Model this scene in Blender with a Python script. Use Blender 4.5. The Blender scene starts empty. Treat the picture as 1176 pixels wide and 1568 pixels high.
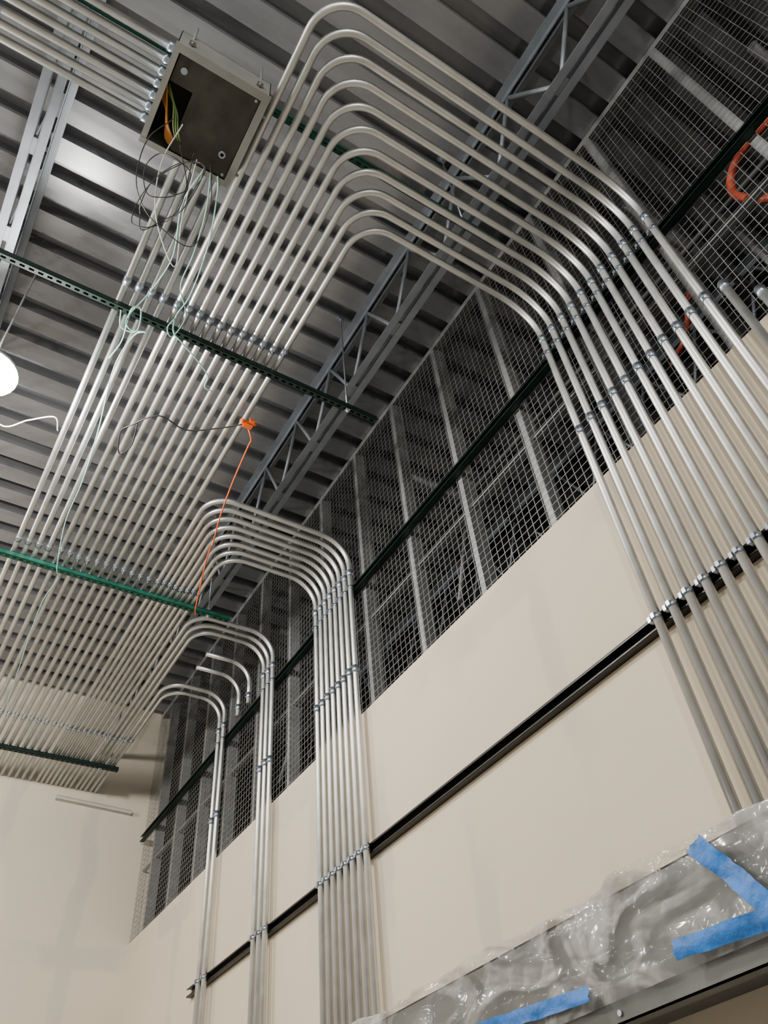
import bpy, math, random
from mathutils import Vector, Matrix, noise
random.seed(7)
S=2.44; CZ=1.5
def P(x,y,z): return Vector((x*S,y*S,z*S+CZ))
H=1.762
# ---------------------------------------------------------------- materials
def mat(name, col, rough=.5, metal=0., var=0., scale=4., bump=0., bscale=60., spec=.5, stretch=None, col2=None, emit=None):
    m=bpy.data.materials.new(name); m.use_nodes=True
    nt=m.node_tree; b=nt.nodes['Principled BSDF']
    b.inputs['Base Color'].default_value=(*col,1); b.inputs['Roughness'].default_value=rough
    b.inputs['Metallic'].default_value=metal; b.inputs['Specular IOR Level'].default_value=spec
    if emit:
        b.inputs['Emission Color'].default_value=(*emit[0],1); b.inputs['Emission Strength'].default_value=emit[1]
    tc=nt.nodes.new('ShaderNodeTexCoord'); mp=nt.nodes.new('ShaderNodeMapping')
    nt.links.new(tc.outputs['Object'],mp.inputs['Vector'])
    if stretch: mp.inputs['Scale'].default_value=stretch
    if var>0:
        n=nt.nodes.new('ShaderNodeTexNoise'); n.inputs['Scale'].default_value=scale; n.inputs['Detail'].default_value=5
        nt.links.new(mp.outputs[0],n.inputs['Vector'])
        r=nt.nodes.new('ShaderNodeValToRGB'); r.color_ramp.elements[0].position=.35; r.color_ramp.elements[1].position=.68
        c2=col2 if col2 else tuple(min(1,c*(1+var)) for c in col)
        r.color_ramp.elements[0].color=(*[c*(1-var) for c in col],1) if not col2 else (*col,1)
        r.color_ramp.elements[1].color=(*c2,1)
        nt.links.new(n.outputs['Fac'],r.inputs['Fac']); nt.links.new(r.outputs[0],b.inputs['Base Color'])
        mr=nt.nodes.new('ShaderNodeMapRange'); mr.inputs['To Min'].default_value=max(0.03,rough-.08); mr.inputs['To Max'].default_value=min(1,rough+.1)
        nt.links.new(n.outputs['Fac'],mr.inputs['Value']); nt.links.new(mr.outputs[0],b.inputs['Roughness'])
    if bump>0:
        n2=nt.nodes.new('ShaderNodeTexNoise'); n2.inputs['Scale'].default_value=bscale; n2.inputs['Detail'].default_value=3
        nt.links.new(mp.outputs[0],n2.inputs['Vector'])
        bp=nt.nodes.new('ShaderNodeBump'); bp.inputs['Strength'].default_value=bump; bp.inputs['Distance'].default_value=.01
        nt.links.new(n2.outputs['Fac'],bp.inputs['Height']); nt.links.new(bp.outputs[0],b.inputs['Normal'])
    return m
M_emt=mat('galvanized_emt',(.58,.59,.585),.41,.93,.07,9.)
M_fit=mat('zinc_fitting',(.40,.46,.54),.32,.95,.12,40.)
M_strutg=mat('strut_green',(.006,.085,.055),.45,.2,.25,20.)
M_strutd=mat('strut_dark_green',(.004,.018,.014),.42,.2,.25,20.)
M_strutk=mat('strut_black',(.007,.007,.007),.4,.2,.2,20.)
M_deck=mat('metal_deck',(.225,.23,.245),.27,.55,.12,1.5,stretch=(1,6,1))
M_joist=mat('joist_primer',(.21,.235,.27),.42,.45,.15,6.)
M_wire=mat('mesh_wire',(.40,.41,.41),.4,.75,.1,10.)
M_stud=mat('steel_stud',(.34,.35,.36),.42,.6,.12,8.)
M_pipe=mat('service_pipe_dull',(.10,.10,.105),.5,.5,.12,8.)
M_dark=mat('dark_void_shade',(.006,.006,.0065),.9,0,.3,2.)  # near-black colour stands in for the shade behind the mesh
M_floor=mat('concrete_floor',(.26,.255,.24),.6,0,.15,1.5)
M_box=mat('box_grey_paint',(.24,.25,.235),.45,.2,.08,8.)
M_panel=mat('box_cover_dark',(.055,.052,.043),.32,.5,.2,10.)
M_in=mat('box_interior',(.02,.02,.02),.6,.2,.2,10.)
M_orange=mat('orange_insulation',(.75,.12,.01),.45,0,.1,30.)
M_yel=mat('orange_wire',(.50,.20,.03),.4,0,.1,30.)
M_black=mat('black_cable',(.015,.015,.015),.4,0,.1,30.)
M_teal=mat('teal_pull_string',(.34,.66,.60),.5,0,.15,30.)
M_white=mat('white_cable',(.75,.75,.7),.5,0,.05,30.)
M_grn=mat('green_wire',(.12,.20,.05),.5,0,.05,30.)
M_hdr=mat('header_steel',(.10,.105,.10),.5,.3,.2,5.)
M_lamp=mat('lamp_housing',(.6,.6,.6),.4,.5,.05,5.)
M_glow=mat('lamp_lens',(1,1,1),.4,0,emit=((1,.95,.86),90.))
M_red=mat('red_pipe',(.40,.06,.03),.4,0,.2,8.)
M_tape=mat('painters_tape_blue',(.018,.15,.50),.5,0,.22,14.,bump=.6,bscale=30.)
M_barw=mat('strut_painted_cream',(.52,.49,.43),.6,0,.08,10.)

def drywall(name,base,mud,axis,off=0.):
    m=bpy.data.materials.new(name); m.use_nodes=True; nt=m.node_tree; N=nt.nodes; L=nt.links
    b=N['Principled BSDF']; b.inputs['Roughness'].default_value=.75; b.inputs['Specular IOR Level'].default_value=.25
    tc=N.new('ShaderNodeTexCoord'); sep=N.new('ShaderNodeSeparateXYZ')
    nz=N.new('ShaderNodeTexNoise'); nz.inputs['Scale'].default_value=1.3; nz.inputs['Detail'].default_value=3
    L.new(tc.outputs['Object'],nz.inputs['Vector']); L.new(tc.outputs['Object'],sep.inputs[0])
    def math_(op,a,bv,c=None):
        n=N.new('ShaderNodeMath'); n.operation=op
        for i,v in enumerate((a,bv,c)):
            if v is None: continue
            if hasattr(v,'links'): L.new(v,n.inputs[i])
            else: n.inputs[i].default_value=v
        return n.outputs[0]
    def band(out,pitch,width,o):
        d=math_('ADD',out,o); d=math_('MULTIPLY_ADD',nz.outputs['Fac'],.28,d)
        d=math_('PINGPONG',d,pitch/2)
        r=N.new('ShaderNodeMapRange'); r.interpolation_type='SMOOTHSTEP'
        r.inputs['From Min'].default_value=width*.55; r.inputs['From Max'].default_value=width
        r.inputs['To Min'].default_value=1; r.inputs['To Max'].default_value=0
        L.new(d,r.inputs['Value']); return r.outputs[0]
    v=band(sep.outputs[axis],.81,.10,off)
    h=band(sep.outputs['Z'],2.44,.14,.55)
    n3=N.new('ShaderNodeTexNoise'); n3.inputs['Scale'].default_value=.9; n3.inputs['Detail'].default_value=4
    mp=N.new('ShaderNodeMapping'); mp.inputs['Scale'].default_value=(2.2,2.2,1.0)
    L.new(tc.outputs['Object'],mp.inputs[0]); L.new(mp.outputs[0],n3.inputs['Vector'])
    f=math_('MAXIMUM',v,h)
    msk=N.new('ShaderNodeMapRange'); msk.inputs['From Min'].default_value=.43; msk.inputs['From Max'].default_value=.58
    L.new(n3.outputs['Fac'],msk.inputs['Value'])
    f=math_('MULTIPLY',f,msk.outputs[0]); f=math_('MULTIPLY',f,.75)
    mx=N.new('ShaderNodeMixRGB'); mx.inputs[1].default_value=(*base,1); mx.inputs[2].default_value=(*mud,1)
    L.new(f,mx.inputs[0])
    n4=N.new('ShaderNodeTexNoise'); n4.inputs['Scale'].default_value=.7
    L.new(tc.outputs['Object'],n4.inputs['Vector'])
    mr=N.new('ShaderNodeMapRange'); mr.inputs['To Min'].default_value=.88; mr.inputs['To Max'].default_value=1.08
    L.new(n4.outputs['Fac'],mr.inputs['Value'])
    mm=N.new('ShaderNodeMixRGB'); mm.blend_type='MULTIPLY'; mm.inputs[0].default_value=1
    L.new(mx.outputs[0],mm.inputs[1]); L.new(mr.outputs[0],mm.inputs[2]); L.new(mm.outputs[0],b.inputs['Base Color'])
    n5=N.new('ShaderNodeTexNoise'); n5.inputs['Scale'].default_value=120
    L.new(tc.outputs['Object'],n5.inputs['Vector'])
    bp=N.new('ShaderNodeBump'); bp.inputs['Strength'].default_value=.08; bp.inputs['Distance'].default_value=.003
    L.new(n5.outputs['Fac'],bp.inputs['Height']); L.new(bp.outputs[0],b.inputs['Normal'])
    return m
M_dw=drywall('drywall_right',(.645,.56,.44),(.53,.48,.405),'Y',.2)
M_dwb=drywall('drywall_back',(.70,.625,.51),(.58,.54,.475),'X',.4)
M_dwf=mat('painted_wall_grey',(.30,.29,.27),.8,0,.1,1.)

def plastic():
    m=bpy.data.materials.new('clear_plastic_sheet'); m.use_nodes=True; nt=m.node_tree; N=nt.nodes; L=nt.links
    b=N['Principled BSDF']; b.inputs['Base Color'].default_value=(.52,.52,.51,1); b.inputs['Roughness'].default_value=.13
    b.inputs['Specular IOR Level'].default_value=1.
    tc=N.new('ShaderNodeTexCoord'); n=N.new('ShaderNodeTexNoise'); n.inputs['Scale'].default_value=3.2; n.inputs['Detail'].default_value=6
    n.inputs['Distortion'].default_value=1.2
    mp=N.new('ShaderNodeMapping'); mp.inputs['Scale'].default_value=(1,1,2.2); mp.inputs['Rotation'].default_value=(.5,0,0)
    L.new(tc.outputs['Object'],mp.inputs[0]); L.new(mp.outputs[0],n.inputs['Vector'])
    mr=N.new('ShaderNodeMapRange'); mr.inputs['From Min'].default_value=.44; mr.inputs['From Max'].default_value=.62
    mr.inputs['To Min'].default_value=.10; mr.inputs['To Max'].default_value=.72
    L.new(n.outputs['Fac'],mr.inputs['Value']); L.new(mr.outputs[0],b.inputs['Alpha'])
    return m
M_plastic=plastic()

# ---------------------------------------------------------------- mesh builder
class MB:
    def __init__(s): s.v=[];s.f=[];s.sm=[]
    def box(s,c,d,rot=None):
        c=Vector(c); i=len(s.v)
        for x in(-.5,.5):
            for y in(-.5,.5):
                for z in(-.5,.5):
                    p=Vector((x*d[0],y*d[1],z*d[2]))
                    if rot: p=rot@p
                    s.v.append(c+p)
        for q in((0,1,3,2),(4,6,7,5),(0,4,5,1),(2,3,7,6),(0,2,6,4),(1,5,7,3)):
            s.f.append([i+k for k in q]); s.sm.append(False)
    def box2(s,a,b): s.box([(a[k]+b[k])/2 for k in range(3)],[abs(b[k]-a[k]) for k in range(3)])
    def tube(s,pts,r,n=14,hollow=False,cap=True):
        pts=[Vector(p) for p in pts]; base=len(s.v); prev=None
        for k,p in enumerate(pts):
            if k==0: t=(pts[1]-p)
            elif k==len(pts)-1: t=p-pts[k-1]
            else: t=(pts[k+1]-p).normalized()+(p-pts[k-1]).normalized()
            t.normalize()
            if prev is None:
                a=Vector((0,0,1)) if abs(t.z)<.9 else Vector((1,0,0))
                u=t.cross(a).normalized()
            else:
                u=(prev-t*prev.dot(t)).normalized()
            prev=u; w=t.cross(u)
            for j in range(n):
                an=2*math.pi*j/n
                s.v.append(p+(u*math.cos(an)+w*math.sin(an))*r)
        for k in range(len(pts)-1):
            for j in range(n):
                a=base+k*n+j; b_=base+k*n+(j+1)%n
                s.f.append([a,b_,b_+n,a+n]); s.sm.append(True)
        if cap:
            s.f.append([base+j for j in range(n)][::-1]); s.sm.append(False)
            e=base+(len(pts)-1)*n
            s.f.append([e+j for j in range(n)]); s.sm.append(False)
    def ring(s,c,ax,r,l,n=14):
        ax=Vector(ax); c=Vector(c); s.tube([c-ax*l/2,c+ax*l/2],r,n)
    def obj(s,name,m,parent=None):
        me=bpy.data.meshes.new(name); me.from_pydata([tuple(v) for v in s.v],[],s.f)
        me.polygons.foreach_set('use_smooth',s.sm); me.materials.append(m); me.update()
        o=bpy.data.objects.new(name,me); bpy.context.collection.objects.link(o)
        if parent: o.parent=parent
        return o
def empty(name):
    e=bpy.data.objects.new(name,None); bpy.context.collection.objects.link(e); return e
def fillet(pts,rs,seg=12):
    pts=[Vector(p) for p in pts]; out=[pts[0]]
    for i in range(1,len(pts)-1):
        r=rs[i-1] if isinstance(rs,(list,tuple)) else rs
        a,b,c=pts[i-1],pts[i],pts[i+1]
        d1=(a-b).normalized(); d2=(c-b).normalized()
        ang=d1.angle(d2); t=r/math.tan(ang/2)
        bis=(d1+d2).normalized(); cen=b+bis*(r/math.sin(ang/2))
        s0=b+d1*t-cen; s1=b+d2*t-cen; tot=s0.angle(s1); ax=s0.cross(s1).normalized()
        for k in range(seg+1):
            out.append(cen+Matrix.Rotation(tot*k/seg,3,ax)@s0)
    out.append(pts[-1]); return out
def smooth_path(pts,n=8):
    pts=[Vector(p) for p in pts]; q=[pts[0]*2-pts[1]]+pts+[pts[-1]*2-pts[-2]]; out=[]
    for i in range(1,len(q)-2):
        p0,p1,p2,p3=q[i-1:i+3]
        for k in range(n):
            t=k/n
            out.append(.5*((2*p1)+(p2-p0)*t+(2*p0-5*p1+4*p2-p3)*t*t+(3*p1-p0-3*p2+p3)*t**3))
    out.append(pts[-1]); return out

# ---------------------------------------------------------------- room shell
W=1.0*S; YB=3.42*S; DZ=2.215*S+CZ
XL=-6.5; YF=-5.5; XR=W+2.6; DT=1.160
b=MB(); b.box2((XL,YF,-.1),(XR,YB,0)); b.obj('floor',M_floor)
b=MB(); b.box2((W,YF,0),(W+.12,YB,DT*S+CZ)); b.obj('wall_right',M_dw)
b=MB(); b.box2((XL-.15,YB,-.1),(XR+.15,YB+.15,DZ+.1)); b.obj('wall_back',M_dwb)
b=MB(); b.box2((XL-.15,YF-.15,-.1),(XR+.15,YF,DZ+.1)); b.obj('wall_front',M_dwf)
b=MB(); b.box2((XL-.15,YF,-.1),(XL,YB,DZ+.1)); b.obj('wall_left',M_dwf)
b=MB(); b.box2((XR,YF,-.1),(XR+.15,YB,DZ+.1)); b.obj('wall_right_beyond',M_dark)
b=MB(); b.box2((W+.14,YB-.03,0),(XR-.002,YB-.005,DZ-.002)); b.box2((W+.14,YF+.005,0),(XR-.002,YF+.03,DZ-.002)); b.obj('void_shade_panel_1',M_dark)  # dark sheets added at the bay ends, painting the void's shade
# corrugated deck (ribs along X)
b=MB(); pitch=.262; prof=[(0,0),(.158,0),(.166,.10),(.254,.10),(pitch,0)]
y=YF; pts=[]
while y<YB:
    for (dy,dz) in prof[:-1]:
        if y+dy<YB: pts.append((y+dy,DZ+dz))
    y+=pitch
pts.append((YB,DZ))
for (yy,zz) in pts: b.v.append(Vector((XL,yy,zz))); b.v.append(Vector((XR,yy,zz)))
for i in range(len(pts)-1):
    b.f.append([2*i,2*i+1,2*i+3,2*i+2]); b.sm.append(False)
b.box2((XL,YF,DZ+.105),(XR,YB,DZ+.12))
b.obj('ceiling',M_deck)

# bar joists
def joist(x):
    e=empty('steel_bar_joist'); b=MB()
    zt=DZ-.002; zb=1.93*S+CZ; y0=YF+.04; y1=YB-.04
    for sx in(-1,1):
        b.box2((x+sx*.012,y0,zt-.006),(x+sx*.062,y1,zt)); b.box2((x+sx*.012,y0,zt-.05),(x+sx*.018,y1,zt))
        b.box2((x+sx*.012,y0,zb),(x+sx*.062,y1,zb+.006)); b.box2((x+sx*.012,y0,zb),(x+sx*.018,y1,zb+.05))
    b.obj('chords',M_joist,e)
    w=MB(); yy=y0+.1; st=.58
    while yy+st<y1:
        a=Vector((x,yy,zb+.03)); c=Vector((x,yy+st/2,zt-.03)); d=Vector((x,yy+st,zb+.03))
        w.tube([a,c],.014,8); w.tube([c,d],.014,8)
        w.box2((x-.018,yy-.05,zb+.004),(x+.018,yy+.05,zb+.045))
        yy+=st
    w.obj('web',M_joist,e)
for x in(-1.18,-.215,.76,1.72): joist(x*S)

# ---------------------------------------------------------------- strut channels
def strut(b,a,c,open_dir,w=.041,h=.041,slots=True):
    a=Vector(a);c=Vector(c);t=(c-a);L=t.length;t.normalize();o=Vector(open_dir);s=t.cross(o).normalized()
    rot=Matrix((t,s,o)).transposed(); th=.003
    def bx(u0,u1,v0,v1,w0,w1):
        cc=a+t*((u0+u1)/2)+s*((v0+v1)/2)+o*((w0+w1)/2)
        b.box(cc,(u1-u0,v1-v0,w1-w0),rot)
    bx(0,L,-w/2,-w/2+th,-h/2,h/2); bx(0,L,w/2-th,w/2,-h/2,h/2)
    bx(0,L,-w/2,-w/2+.010,h/2-th,h/2); bx(0,L,w/2-.010,w/2,h/2-th,h/2)
    if slots:
        bx(0,L,-w/2,-.007,-h/2,-h/2+th); bx(0,L,.007,w/2,-h/2,-h/2+th)
        u=0
        while u<L:
            bx(u,min(L,u+.022),-.007,.007,-h/2,-h/2+th); u+=.05
    else: bx(0,L,-w/2,w/2,-h/2,-h/2+th)
HZ=H*S+CZ; R=.0195; SZ=HZ-R-.0205
def trapeze(y,x0,x1,m,z=SZ,rods=(),dirz=1):
    e=empty('strut_trapeze_hanger'); b=MB()
    strut(b,(x0*S,y*S,z),(x1*S,y*S,z),(0,0,dirz)); b.obj('strut',m,e)
    r=MB()
    for x in rods:
        r.tube([(x*S,y*S,z-.05),(x*S,y*S,DZ-.003)],.0055,8)
        r.box((x*S,y*S,z-.026),(.03,.03,.006)); r.ring((x*S,y*S,z-.034),(0,0,1),.011,.01,6)
        r.box((x*S,y*S,z+.026),(.03,.03,.006)); r.box((x*S,y*S,DZ-.02),(.05,.03,.035))
    r.obj('threaded_rods',M_fit,e)
trapeze(1.075,-.55,.79,M_strutd,rods=(-.45,.70))
trapeze(2.045,-.55,.785,M_strutg,rods=(-.45,.71))
trapeze(3.17,-.55,.78,M_strutd,rods=(-.45,.705))
trapeze(.515,-.75,.80,M_strutg,z=HZ+R+.022+.05,rods=(-.65,.70),dirz=1)
ZU=1.578; ZD=.785
for z,y0,y1,m in((ZU,-1.2,3.40,M_strutd),(ZD,-1.2,2.66,M_strutk)):
    b=MB(); strut(b,(W-.0215,y0*S,z*S+CZ),(W-.0215,y1*S,z*S+CZ),(-1,0,0),slots=False,w=.06); b.obj('strut_channel',m)

# ---------------------------------------------------------------- conduits
XW=W-.043-R
def bundle(conds,name='electrical_conduit_bundle'):
    e=empty(name); c=MB(); f=MB()
    for d in conds:
        x=d['x']*S;y=d['y']*S;ze=d['ze']
        if not d.get('stub'):
            path=fillet([(x,YB-.002,HZ),(x,y,HZ),(XW,y,HZ),(XW,y,ze)],[.19,d.get('rw',.24)])
        else: path=fillet([(x,y,HZ),(XW,y,HZ),(XW,y,ze)],.19)
        c.tube(path,R,16)
        jit=lambda a: (random.random()-.5)*a
        for z in (ZU,ZD):
            zz=z*S+CZ
            if zz>ze+.05 and zz<HZ-.1:
                f.ring((XW,y,zz),(0,0,1),R*1.12,.026)
                f.box((XW-.006,y+.028,zz),(.028,.014,.024)); f.box((XW-.024,y,zz),(.012,.016,.022))
                f.tube([(XW-.006,y+.020,zz),(XW-.006,y+.042,zz)],.006,8)
        for z in (1.635,1.285):
            zz=z*S+CZ+jit(.02)
            if zz>ze+.05:
                f.ring((XW,y,zz),(0,0,1),R*1.18,.055); f.ring((XW,y,zz),(0,0,1),R*1.26,.008)
                for q in(-.016,.016): f.tube([(XW-.018,y,zz+q),(XW-.031,y,zz+q)],.005,8)
        if not d.get('stub'):
            for yy in (1.01,1.98,2.95):
                if yy>d['y']+.1:
                    cy=yy*S+jit(.03)
                    f.ring((x,cy,HZ),(0,1,0),R*1.18,.055)
                    for q in(-.016,.016): f.tube([(x,cy+q,HZ-.018),(x,cy+q,HZ-.030)],.005,8)
            for yy in (1.075,2.045,3.17):
                if yy>d['y']+.08:
                    f.ring((x,yy*S,HZ),(0,1,0),R*1.12,.024); f.box((x,yy*S,HZ+.024),(.014,.02,.014))
    c.obj('conduits',M_emt,e); f.obj('straps_and_couplings',M_fit,e); return e
ZL=.40*S+CZ+.02
A=[dict(x=.195+.0283*i,y=.260+.0350*i,ze=ZL,rw=.27) for i in range(11)]
bundle(A)
B=[dict(x=.508+.0200*i,y=1.550+.0315*i,ze=.01,rw=.24) for i in range(8)]
bundle(B)
bundle([dict(x=.674+.02*i,y=2.085+.036*i,ze=.01,rw=.22) for i in range(3)])
bundle([dict(x=.738+.02*i,y=2.50+.045*i,ze=.01,rw=.2) for i in range(2)])
bundle([dict(x=.80-.0*i,y=2.28+.09*i,ze=1.60*S+CZ,stub=True) for i in range(2)],'conduit_stub_elbows')
# open risers without bend
e=empty('electrical_conduit_riser'); c=MB(); f=MB()
for y,zt in((.222,1.275),(.182,1.19)):
    c.tube([(XW,y*S,ZL),(XW,y*S,zt*S+CZ)],R,16)
    f.ring((XW,y*S,(zt-.01)*S+CZ),(0,0,1),R*1.2,.055); f.ring((XW,y*S,ZD*S+CZ),(0,0,1),R*1.12,.026)
    f.box((XW-.006,y*S+.028,ZD*S+CZ),(.028,.014,.024))
c.obj('conduits',M_emt,e); f.obj('couplings',M_fit,e)
# conduits from the junction box to the back wall
BX0,BX1,BY0,BY1=-.012*S,.178*S,.470*S,.672*S; BZ0=1.705*S+CZ; BZ1=1.792*S+CZ
e=empty('junction_box_conduit_run'); c=MB(); f=MB()
for i in range(4):
    x=(.070+.0300*i)*S
    c.tube([(x,BY1+.002,HZ),(x,YB-.002,HZ)],R,16)
    f.ring((x,BY1+.02,HZ),(0,1,0),R*1.3,.03); 
    for yy in (1.01,1.98,2.95): f.ring((x,yy*S,HZ),(0,1,0),R*1.2,.055)
    for yy in (1.075,2.045,3.17): f.ring((x,yy*S,HZ),(0,1,0),R*1.12,.024); f.box((x,yy*S,HZ+.024),(.014,.02,.014))
for i in range(7):
    y=(.500+.0245*i)*S
    c.tube([(XL+.01,y,HZ),(BX0-.002,y,HZ)],R,16)
    f.ring((BX0-.02,y,HZ),(1,0,0),R*1.3,.03)
    f.ring((BX0-.75,y,HZ),(1,0,0),R*1.15,.05)
c.obj('conduits',M_emt,e); f.obj('fittings',M_fit,e)

# ---------------------------------------------------------------- junction box
e=empty('junction_box'); b=MB(); t=.004
b.box2((BX0,BY0,BZ1-t),(BX1,BY1,BZ1))
b.box2((BX0,BY0,BZ0),(BX0+t,BY1,BZ1)); b.box2((BX1-t,BY0,BZ0),(BX1,BY1,BZ1))
b.box2((BX0,BY0,BZ0),(BX1,BY0+t,BZ1)); b.box2((BX0,BY1-t,BZ0),(BX1,BY1,BZ1))
fl=.022
b.box2((BX0-.006,BY0-.006,BZ0-.006),(BX1+.006,BY0+.034,BZ0)); b.box2((BX0-.006,BY1-fl,BZ0-.006),(BX1+.006,BY1+.006,BZ0))
b.box2((BX0-.006,BY0,BZ0-.0055),(BX0+fl,BY1,BZ0)); b.box2((BX1-fl-.008,BY0,BZ0-.0055),(BX1+.006,BY1,BZ0))
for (px,py) in ((BX0+.06,BY0-.012),(BX1-.06,BY0-.012)): b.tube([(px,py,BZ0+.05),(px,py,BZ1+.12)],.006,8); b.box((px,py,BZ0+.08),(.03,.02,.03))
for (px,py) in ((BX1-.01,BY0+.1),(BX1-.01,BY1-.07)): b.box((px+.02,py,BZ0+.02),(.03,.012,.012))
b.obj('enclosure',M_box,e)
b=MB()
b.box2((BX0+.14,BY0+.036,BZ0+.010),(BX1-.032,BY1-.024,BZ0+.016))
b.box2((BX0+.028,BY0+.036,BZ0+.010),(BX0+.14,BY0+.17,BZ0+.016))
b.obj('cover_plate',M_panel,e)
b=MB(); b.box2((BX0+.005,BY0+.005,BZ1-.01),(BX1-.005,BY1-.005,BZ1-.005)); b.obj('interior_liner',M_in,e)
b=MB()
for (px,py,r) in ((BX0+.07,BY0+.1,.016),(BX1-.09,BY1-.13,.018),(BX1-.09,BY1-.13,.009),(BX1-.05,BY0+.05,.007),(BX1-.05,BY1-.04,.007)):
    b.ring((px,py,BZ0+.008),(0,0,1),r,.008,12)
b.obj('knockouts_screws',M_fit,e)
b=MB()
for k in range(9):
    o=k*.010
    b.tube(smooth_path([(BX0+.012,BY0+.185+o,BZ0+.06),(BX0+.04+o*.4,BY0+.25+o,BZ0+.03),(BX0+.09+o*.3,BY1-.13+o,BZ0+.008+o*.2),(BX0+.19+o,BY1-.03,BZ0+.03)]),.0045,8)
b.obj('orange_wires',M_yel,e)
b=MB()
for k in range(3):
    o=k*.012
    b.tube(smooth_path([(BX0+.03,BY0+.20+o,BZ0+.05),(BX0+.08+o,BY0+.26+o,BZ0+.012),(BX0+.12+o,BY1-.13,BZ0+.003),(BX0+.18+o,BY1-.03,BZ0+.03)]),.004,8)
b.obj('green_wires',M_grn,e)

# ---------------------------------------------------------------- loose wires
def wire(name,pts,r,m):
    b=MB(); pp=[P(*p) for p in pts]
    b.tube(smooth_path(pp,10),r,8); return b.obj(name,m)
wire('pull_string',[(.15,.66,1.70),(.164,.694,1.70),(.195,.82,1.725),(.208,.96,1.735),(.20,1.03,1.74),(.208,1.06,1.715),(.235,1.075,1.71),(.27,1.10,1.72),(.31,1.13,1.73),(.335,1.16,1.745),(.34,1.19,1.74),(.363,1.195,1.742)],.004,M_teal)
wire('pull_string',[(.12,.66,1.70),(.11,.76,1.72),(.137,.888,1.735),(.125,1.0,1.742),(.10,1.075,1.715),(.117,1.10,1.71),(.15,1.085,1.705),(.13,1.13,1.735),(.12,1.25,1.742),(.1475,1.456,1.742),(.165,1.65,1.74),(.17,1.83,1.742),(.20,2.0,1.715),(.2185,2.06,1.72),(.21,2.2,1.742),(.216,2.36,1.742),(.235,2.6,1.742),(.255,2.86,1.742)],.004,M_teal)
wire('pull_string',[(.08,1.06,1.71),(.095,1.10,1.705),(.13,1.09,1.70),(.12,1.04,1.715),(.10,1.05,1.71),(.11,1.15,1.73),(.10,1.22,1.738)],.004,M_teal)
wire('pull_string',[(.135,.66,1.70),(.16,.75,1.71),(.175,.86,1.73),(.18,.95,1.735),(.22,1.02,1.74),(.21,1.07,1.71),(.19,1.05,1.705),(.20,1.02,1.72)],.0035,M_teal)
def loop(cx,cy,cz,a,bb,tilt,turns,seed):
    random.seed(seed); out=[]
    n=10*turns
    for i in range(n+1):
        t=2*math.pi*i/10
        rr=1+random.uniform(-.14,.14)
        x=a*math.cos(t)*rr; y=bb*math.sin(t)*rr
        out.append((cx+x*math.cos(tilt)-y*math.sin(tilt),cy+x*math.sin(tilt)+y*math.cos(tilt),cz+random.uniform(-.012,.012)))
    return out
wire('loose_cable',[(.03,.60,1.70),(.0,.66,1.69),(.009,.743,1.68),(.05,.80,1.69),(.1055,.827,1.70),(.15,.84,1.71),(.17,.816,1.71),(.16,.72,1.70),(.1277,.644,1.70)],.0028,M_black)
wire('loose_cable',[(.05,.60,1.70),(.04,.68,1.68),(.06,.77,1.67),(.11,.86,1.70),(.15,.90,1.72),(.12,.78,1.70),(.10,.65,1.70)],.0028,M_white)
wire('loose_cable',[(.09,.64,1.70)]+loop(.075,.735,1.67,.035,.095,.35,2,3),.0026,M_black)
wire('loose_cable',[(.06,.64,1.70)]+loop(.06,.70,1.675,.045,.05,.1,1,8),.0026,M_black)
wire('lamp_whip_cable',[(-.17,1.50,1.80),(-.08,1.553,1.74),(-.02,1.50,1.735),(.035,1.455,1.73),(.055,1.50,1.735)],.0045,M_white)
wire('orange_extension_cord',[(.49,1.25,1.73),(.51,1.27,1.71),(.515,1.30,1.72),(.525,1.42,1.70),(.545,1.55,1.695),(.575,1.68,1.70),(.585,1.72,1.735),(.60,1.80,1.735),(.63,1.92,1.735),(.65,2.0,1.715),(.668,2.05,1.73)],.0055,M_orange)
b=MB(); pc=P(.487,1.245,1.733)
b.box(pc,(.06,.04,.035)); b.tube([pc+Vector((-.055,-.02,0)),pc+Vector((-.02,0,0))],.016,10); b.box(pc+Vector((.012,-.035,0)),(.035,.035,.02)); b.tube([pc+Vector((.02,-.02,.0)),pc+Vector((.05,-.03,0))],.012,8)
b.obj('extension_cord_plug',M_orange)
wire('black_power_cord',[(.475,1.25,1.735),(.43,1.29,1.737),(.35,1.34,1.736),(.27,1.33,1.737),(.215,1.394,1.735),(.20,1.43,1.737),(.22,1.50,1.737),(.24,1.46,1.735),(.23,1.38,1.737)],.005,M_black)

# ---------------------------------------------------------------- wire mesh partition
b=MB(); XM=W+.012; cell=.0508; r=.0027
z0=1.15*S+CZ; z1=2.175*S+CZ
y=YF+.05
while y<YB-.01:
    jj=random.uniform(-.003,.003)
    b.box2((XM-r/2,y-r/2+jj,z0),(XM+r/2,y+r/2+jj,z1+.03)); y+=cell
z=z0
while z<z1:
    b.box2((XM-r/2-r,YF+.05,z-r/2),(XM+r/2-r,YB-.01,z+r/2)); z+=cell
b.obj('wire_mesh_partition',M_wire)
b=MB(); ys=[(.775+.25*k)*S for k in range(-11,11)]
for y in ys:
    if y>YB-.06: continue
    x0=W+.02; zt=DZ-.01; zb=DT*S+CZ+.001
    b.box2((x0,y-.024,zb),(x0+.0015,y+.024,zt)); b.box2((x0,y-.024,zb),(x0+.09,y-.0225,zt)); b.box2((x0+.0885,y-.024,zb),(x0+.09,y+.024,zt))
b.box2((W+.018,YF+.01,DZ-.06),(W+.0195,YB-.01,DZ-.004)); b.box2((W+.018,YF+.01,DZ-.006),(W+.112,YB-.01,DZ-.004))
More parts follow.
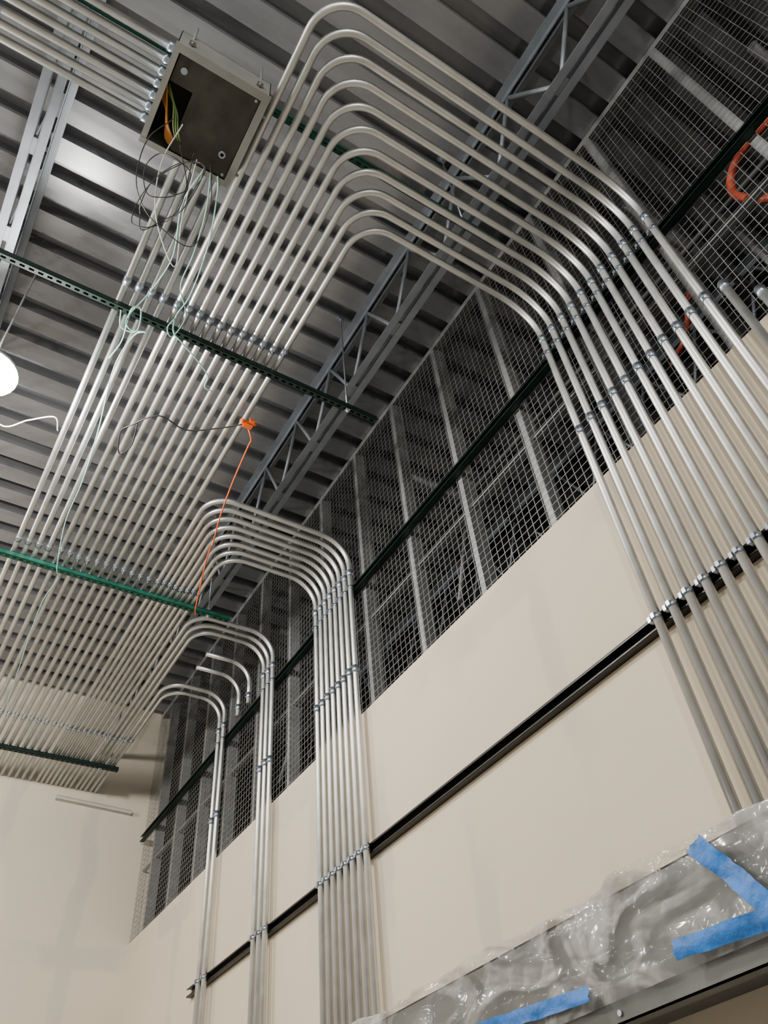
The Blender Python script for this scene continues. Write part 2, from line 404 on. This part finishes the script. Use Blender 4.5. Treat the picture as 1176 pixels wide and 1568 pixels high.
for z in(1.45,): b.box2((W+.04,YF+.01,z*S+CZ),(W+.08,YB-.01,z*S+CZ+.012))
b.obj('metal_stud_framing',M_stud)
b=MB()
for y in(.15,1.15,2.15):
    b.tube([(W+.10,y*S,1.25*S+CZ),(W+.50,y*S+.1,1.80*S+CZ)],.018,8)
b.obj('stud_kicker_braces',M_pipe)
e=MB()
for x,z in((1.25,1.84),(1.31,1.84)):
    e.tube([(x*S,YF+.05,z*S+CZ),(x*S,YB-.04,z*S+CZ)],.02,10)
for y in(-.1,.30,1.3,2.2):
    e.tube([(W+.14,y*S,1.895*S+CZ),(XR-.01,y*S,1.895*S+CZ)],.03,10)
e.obj('service_pipes',M_pipe)
wire('red_flexible_conduit',[(1.11,-.05,1.72),(1.11,.03,1.73),(1.11,.09,1.71),(1.11,.125,1.65),(1.11,.11,1.58),(1.11,.08,1.53)],.024,M_red)
wire('red_flexible_conduit',[(1.09,.30,1.50),(1.09,.33,1.46),(1.09,.36,1.40),(1.09,.42,1.36)],.014,M_red)

# ---------------------------------------------------------------- header housing with plastic & tape
XH=.86*S; HZ0=.245*S+CZ; HZ1=.385*S+CZ; HY0=-.6; HY1=1.49*S
e=empty('overhead_door_housing'); b=MB()
b.box2((XH,HY0,HZ0),(XH+.006,HY1,HZ1)); b.box2((XH,HY0,HZ1-.006),(W-.002,HY1,HZ1))
b.box2((XH,HY1-.006,HZ0),(W-.002,HY1,HZ1)); b.box2((XH,HY0,HZ0),(W-.002,HY0+.006,HZ1))
b.box2((XH,HY0,HZ0),(XH+.05,HY1,HZ0+.006)); b.box2((XH+.05,HY0,HZ0+.05),(W-.002,HY1,HZ0+.056))
b.box2((XH+.05,HY0,HZ0),(XH+.056,HY1,HZ0+.056))
b.obj('sheet_metal_hood',M_hdr,e)
b=MB()
for y in(.35,.80,1.2): b.ring((XH-.003,y*S,HZ0+.028),(1,0,0),.009,.006,10)
b.obj('screws',M_fit,e)
def fold(y,z):
    a=abs(noise.noise(Vector((y*1.6+z*1.2,z*4.5-y*1.0,0))))*.05
    q=Vector((y*3.2+z*3,z*8-y*2.4,2))+noise.noise_vector(Vector((y*3,z*3,1)))*.6
    d,_=noise.voronoi(q); a+=min(.9,d[1]-d[0])*.026
    q=Vector((y*9-z*6,z*12+y*3,7))+noise.noise_vector(Vector((y*6,z*6,1)))*.5
    d,_=noise.voronoi(q); a+=min(.9,d[1]-d[0])*.012
    q=Vector((y*22+z*10,z*20,4))
    d,_=noise.voronoi(q); a+=min(.9,d[1]-d[0])*.004
    return a
b=MB(); ny=760; pr=[]
for k in range(12): pr.append((W-.02-(W-.02-XH)*k/11,HZ1+.012,0))
for k in range(60): pr.append((XH-.012,HZ1+.01-(HZ1+.01-(HZ0+.055))*k/59,1))
for i in range(ny+1):
    y=HY0+.02+(HY1+.03-HY0-.02)*i/ny
    for j,(x,z,s) in enumerate(pr):
        fd=fold(y,z if s else z+(x-XH)*.8)
        if s: 
            tp=min(1,(len(pr)-1-j)/9+.2)
            b.v.append(Vector((x-fd*tp-.004,y,z+fd*.5*max(0,1-(j-11)/12))))
        else: b.v.append(Vector((x,y,z+fd*.5)))
n=len(pr)
for i in range(ny):
    for j in range(n-1):
        b.f.append([i*n+j,i*n+j+1,(i+1)*n+j+1,(i+1)*n+j]); b.sm.append(True)
b.obj('plastic_sheeting',M_plastic,e)
def tape(a,c,w,nseg=30):
    b=MB(); a=Vector(a)*S; c=Vector(c)*S; t=(c-a).normalized(); s=Vector((-t.y,t.x))
    nn=7
    for i in range(nseg+1):
        for j in range(nn):
            rag=.012*noise.noise(Vector((j*1.3,a.x*5,0))) if i in(0,nseg) else 0
            p=a+(c-a)*i/nseg+t*rag+s*((j/(nn-1)-.5)*w*(1+.12*noise.noise(Vector((i*.4,j*.1,3)))))
            zz=p.y+CZ
            tp=min(1,max(.2,(zz-(HZ0+.055))/.03*.8+.2))
            q=Vector((XH-.028-fold(p.x,zz)*tp*.9-.004,p.x,zz))
            b.v.append(q)
    for i in range(nseg):
        for j in range(nn-1):
            b.f.append([i*nn+j,i*nn+j+1,(i+1)*nn+j+1,(i+1)*nn+j]); b.sm.append(True)
    b.obj('painters_tape',M_tape,e)
tape((.598,.383),(.515,.262),.062); tape((.675,.288),(.40,.270),.05); tape((1.09,.300),(.83,.285),.045)

# small strut stub on back wall
b=MB(); strut(b,(.60*S,YB-.0215,1.70*S+CZ),(.93*S,YB-.0215,1.69*S+CZ),(0,1,0),slots=False); b.obj('strut_channel',M_barw)

# ---------------------------------------------------------------- lamps
def lamp(x,y,z,power):
    e=empty('high_bay_light'); b=MB(); n=24
    prof=[(.03,.16),(.05,.13),(.07,.07),(.13,.04),(.175,.0),(.175,-.02)]
    for (r,h) in prof:
        for k in range(n):
            a=2*math.pi*k/n; b.v.append(Vector((x+r*math.cos(a),y+r*math.sin(a),z+h)))
    for i in range(len(prof)-1):
        for k in range(n):
            b.f.append([i*n+k,i*n+(k+1)%n,(i+1)*n+(k+1)%n,(i+1)*n+k]); b.sm.append(True)
    b.tube([(x,y,z+.15),(x,y,DZ-.002)],.006,8)
    b.obj('housing',M_lamp,e)
    # domed diffuser lens
    g=MB(); lp=[(.165,-.008),(.160,-.028),(.14,-.048),(.10,-.064),(.05,-.073),(.005,-.075)]
    for (r,h) in lp:
        for k in range(n):
            a=2*math.pi*k/n; g.v.append(Vector((x+r*math.cos(a),y+r*math.sin(a),z+h)))
    for i in range(len(lp)-1):
        for k in range(n):
            g.f.append([i*n+k,i*n+(k+1)%n,(i+1)*n+(k+1)%n,(i+1)*n+k]); g.sm.append(True)
    g.obj('lens',M_glow,e)
    l=bpy.data.lights.new('lamp_emitter','POINT'); l.energy=power; l.color=(1,.96,.89); l.shadow_soft_size=.12
    o=bpy.data.objects.new('emitter',l); bpy.context.collection.objects.link(o); o.location=(x,y,z-.22); o.parent=e
lz=1.70*S+CZ
lamp(-.35,3.33,lz,300)
for (x,y,p) in ((-3.6,1.2,300),(-.9,-2.2,270),(-3.6,-2.6,260),(-2.4,6.4,370),(-5.2,4.2,300)): lamp(x,y,lz,p)  # unseen high bays, added out of view for general illumination

w=bpy.data.worlds.new('World'); bpy.context.scene.world=w; w.use_nodes=True
w.node_tree.nodes['Background'].inputs[0].default_value=(.5,.55,.6,1); w.node_tree.nodes['Background'].inputs[1].default_value=.05

# ---------------------------------------------------------------- camera
cam=bpy.data.cameras.new('camera'); co=bpy.data.objects.new('camera',cam); bpy.context.collection.objects.link(co)
r=Vector((.8498,-.5216,-.0766)).normalized(); f=Vector((.4094,.5614,.7192)).normalized()
u=r.cross(f).normalized(); f=u.cross(r)
Mx=Matrix((r,u,-f)).transposed().to_4x4(); Mx.translation=(0,0,CZ); co.matrix_world=Mx
cam.sensor_fit='VERTICAL'; cam.sensor_height=36; cam.sensor_width=27; cam.lens=36*1215/1568
bpy.context.scene.camera=co
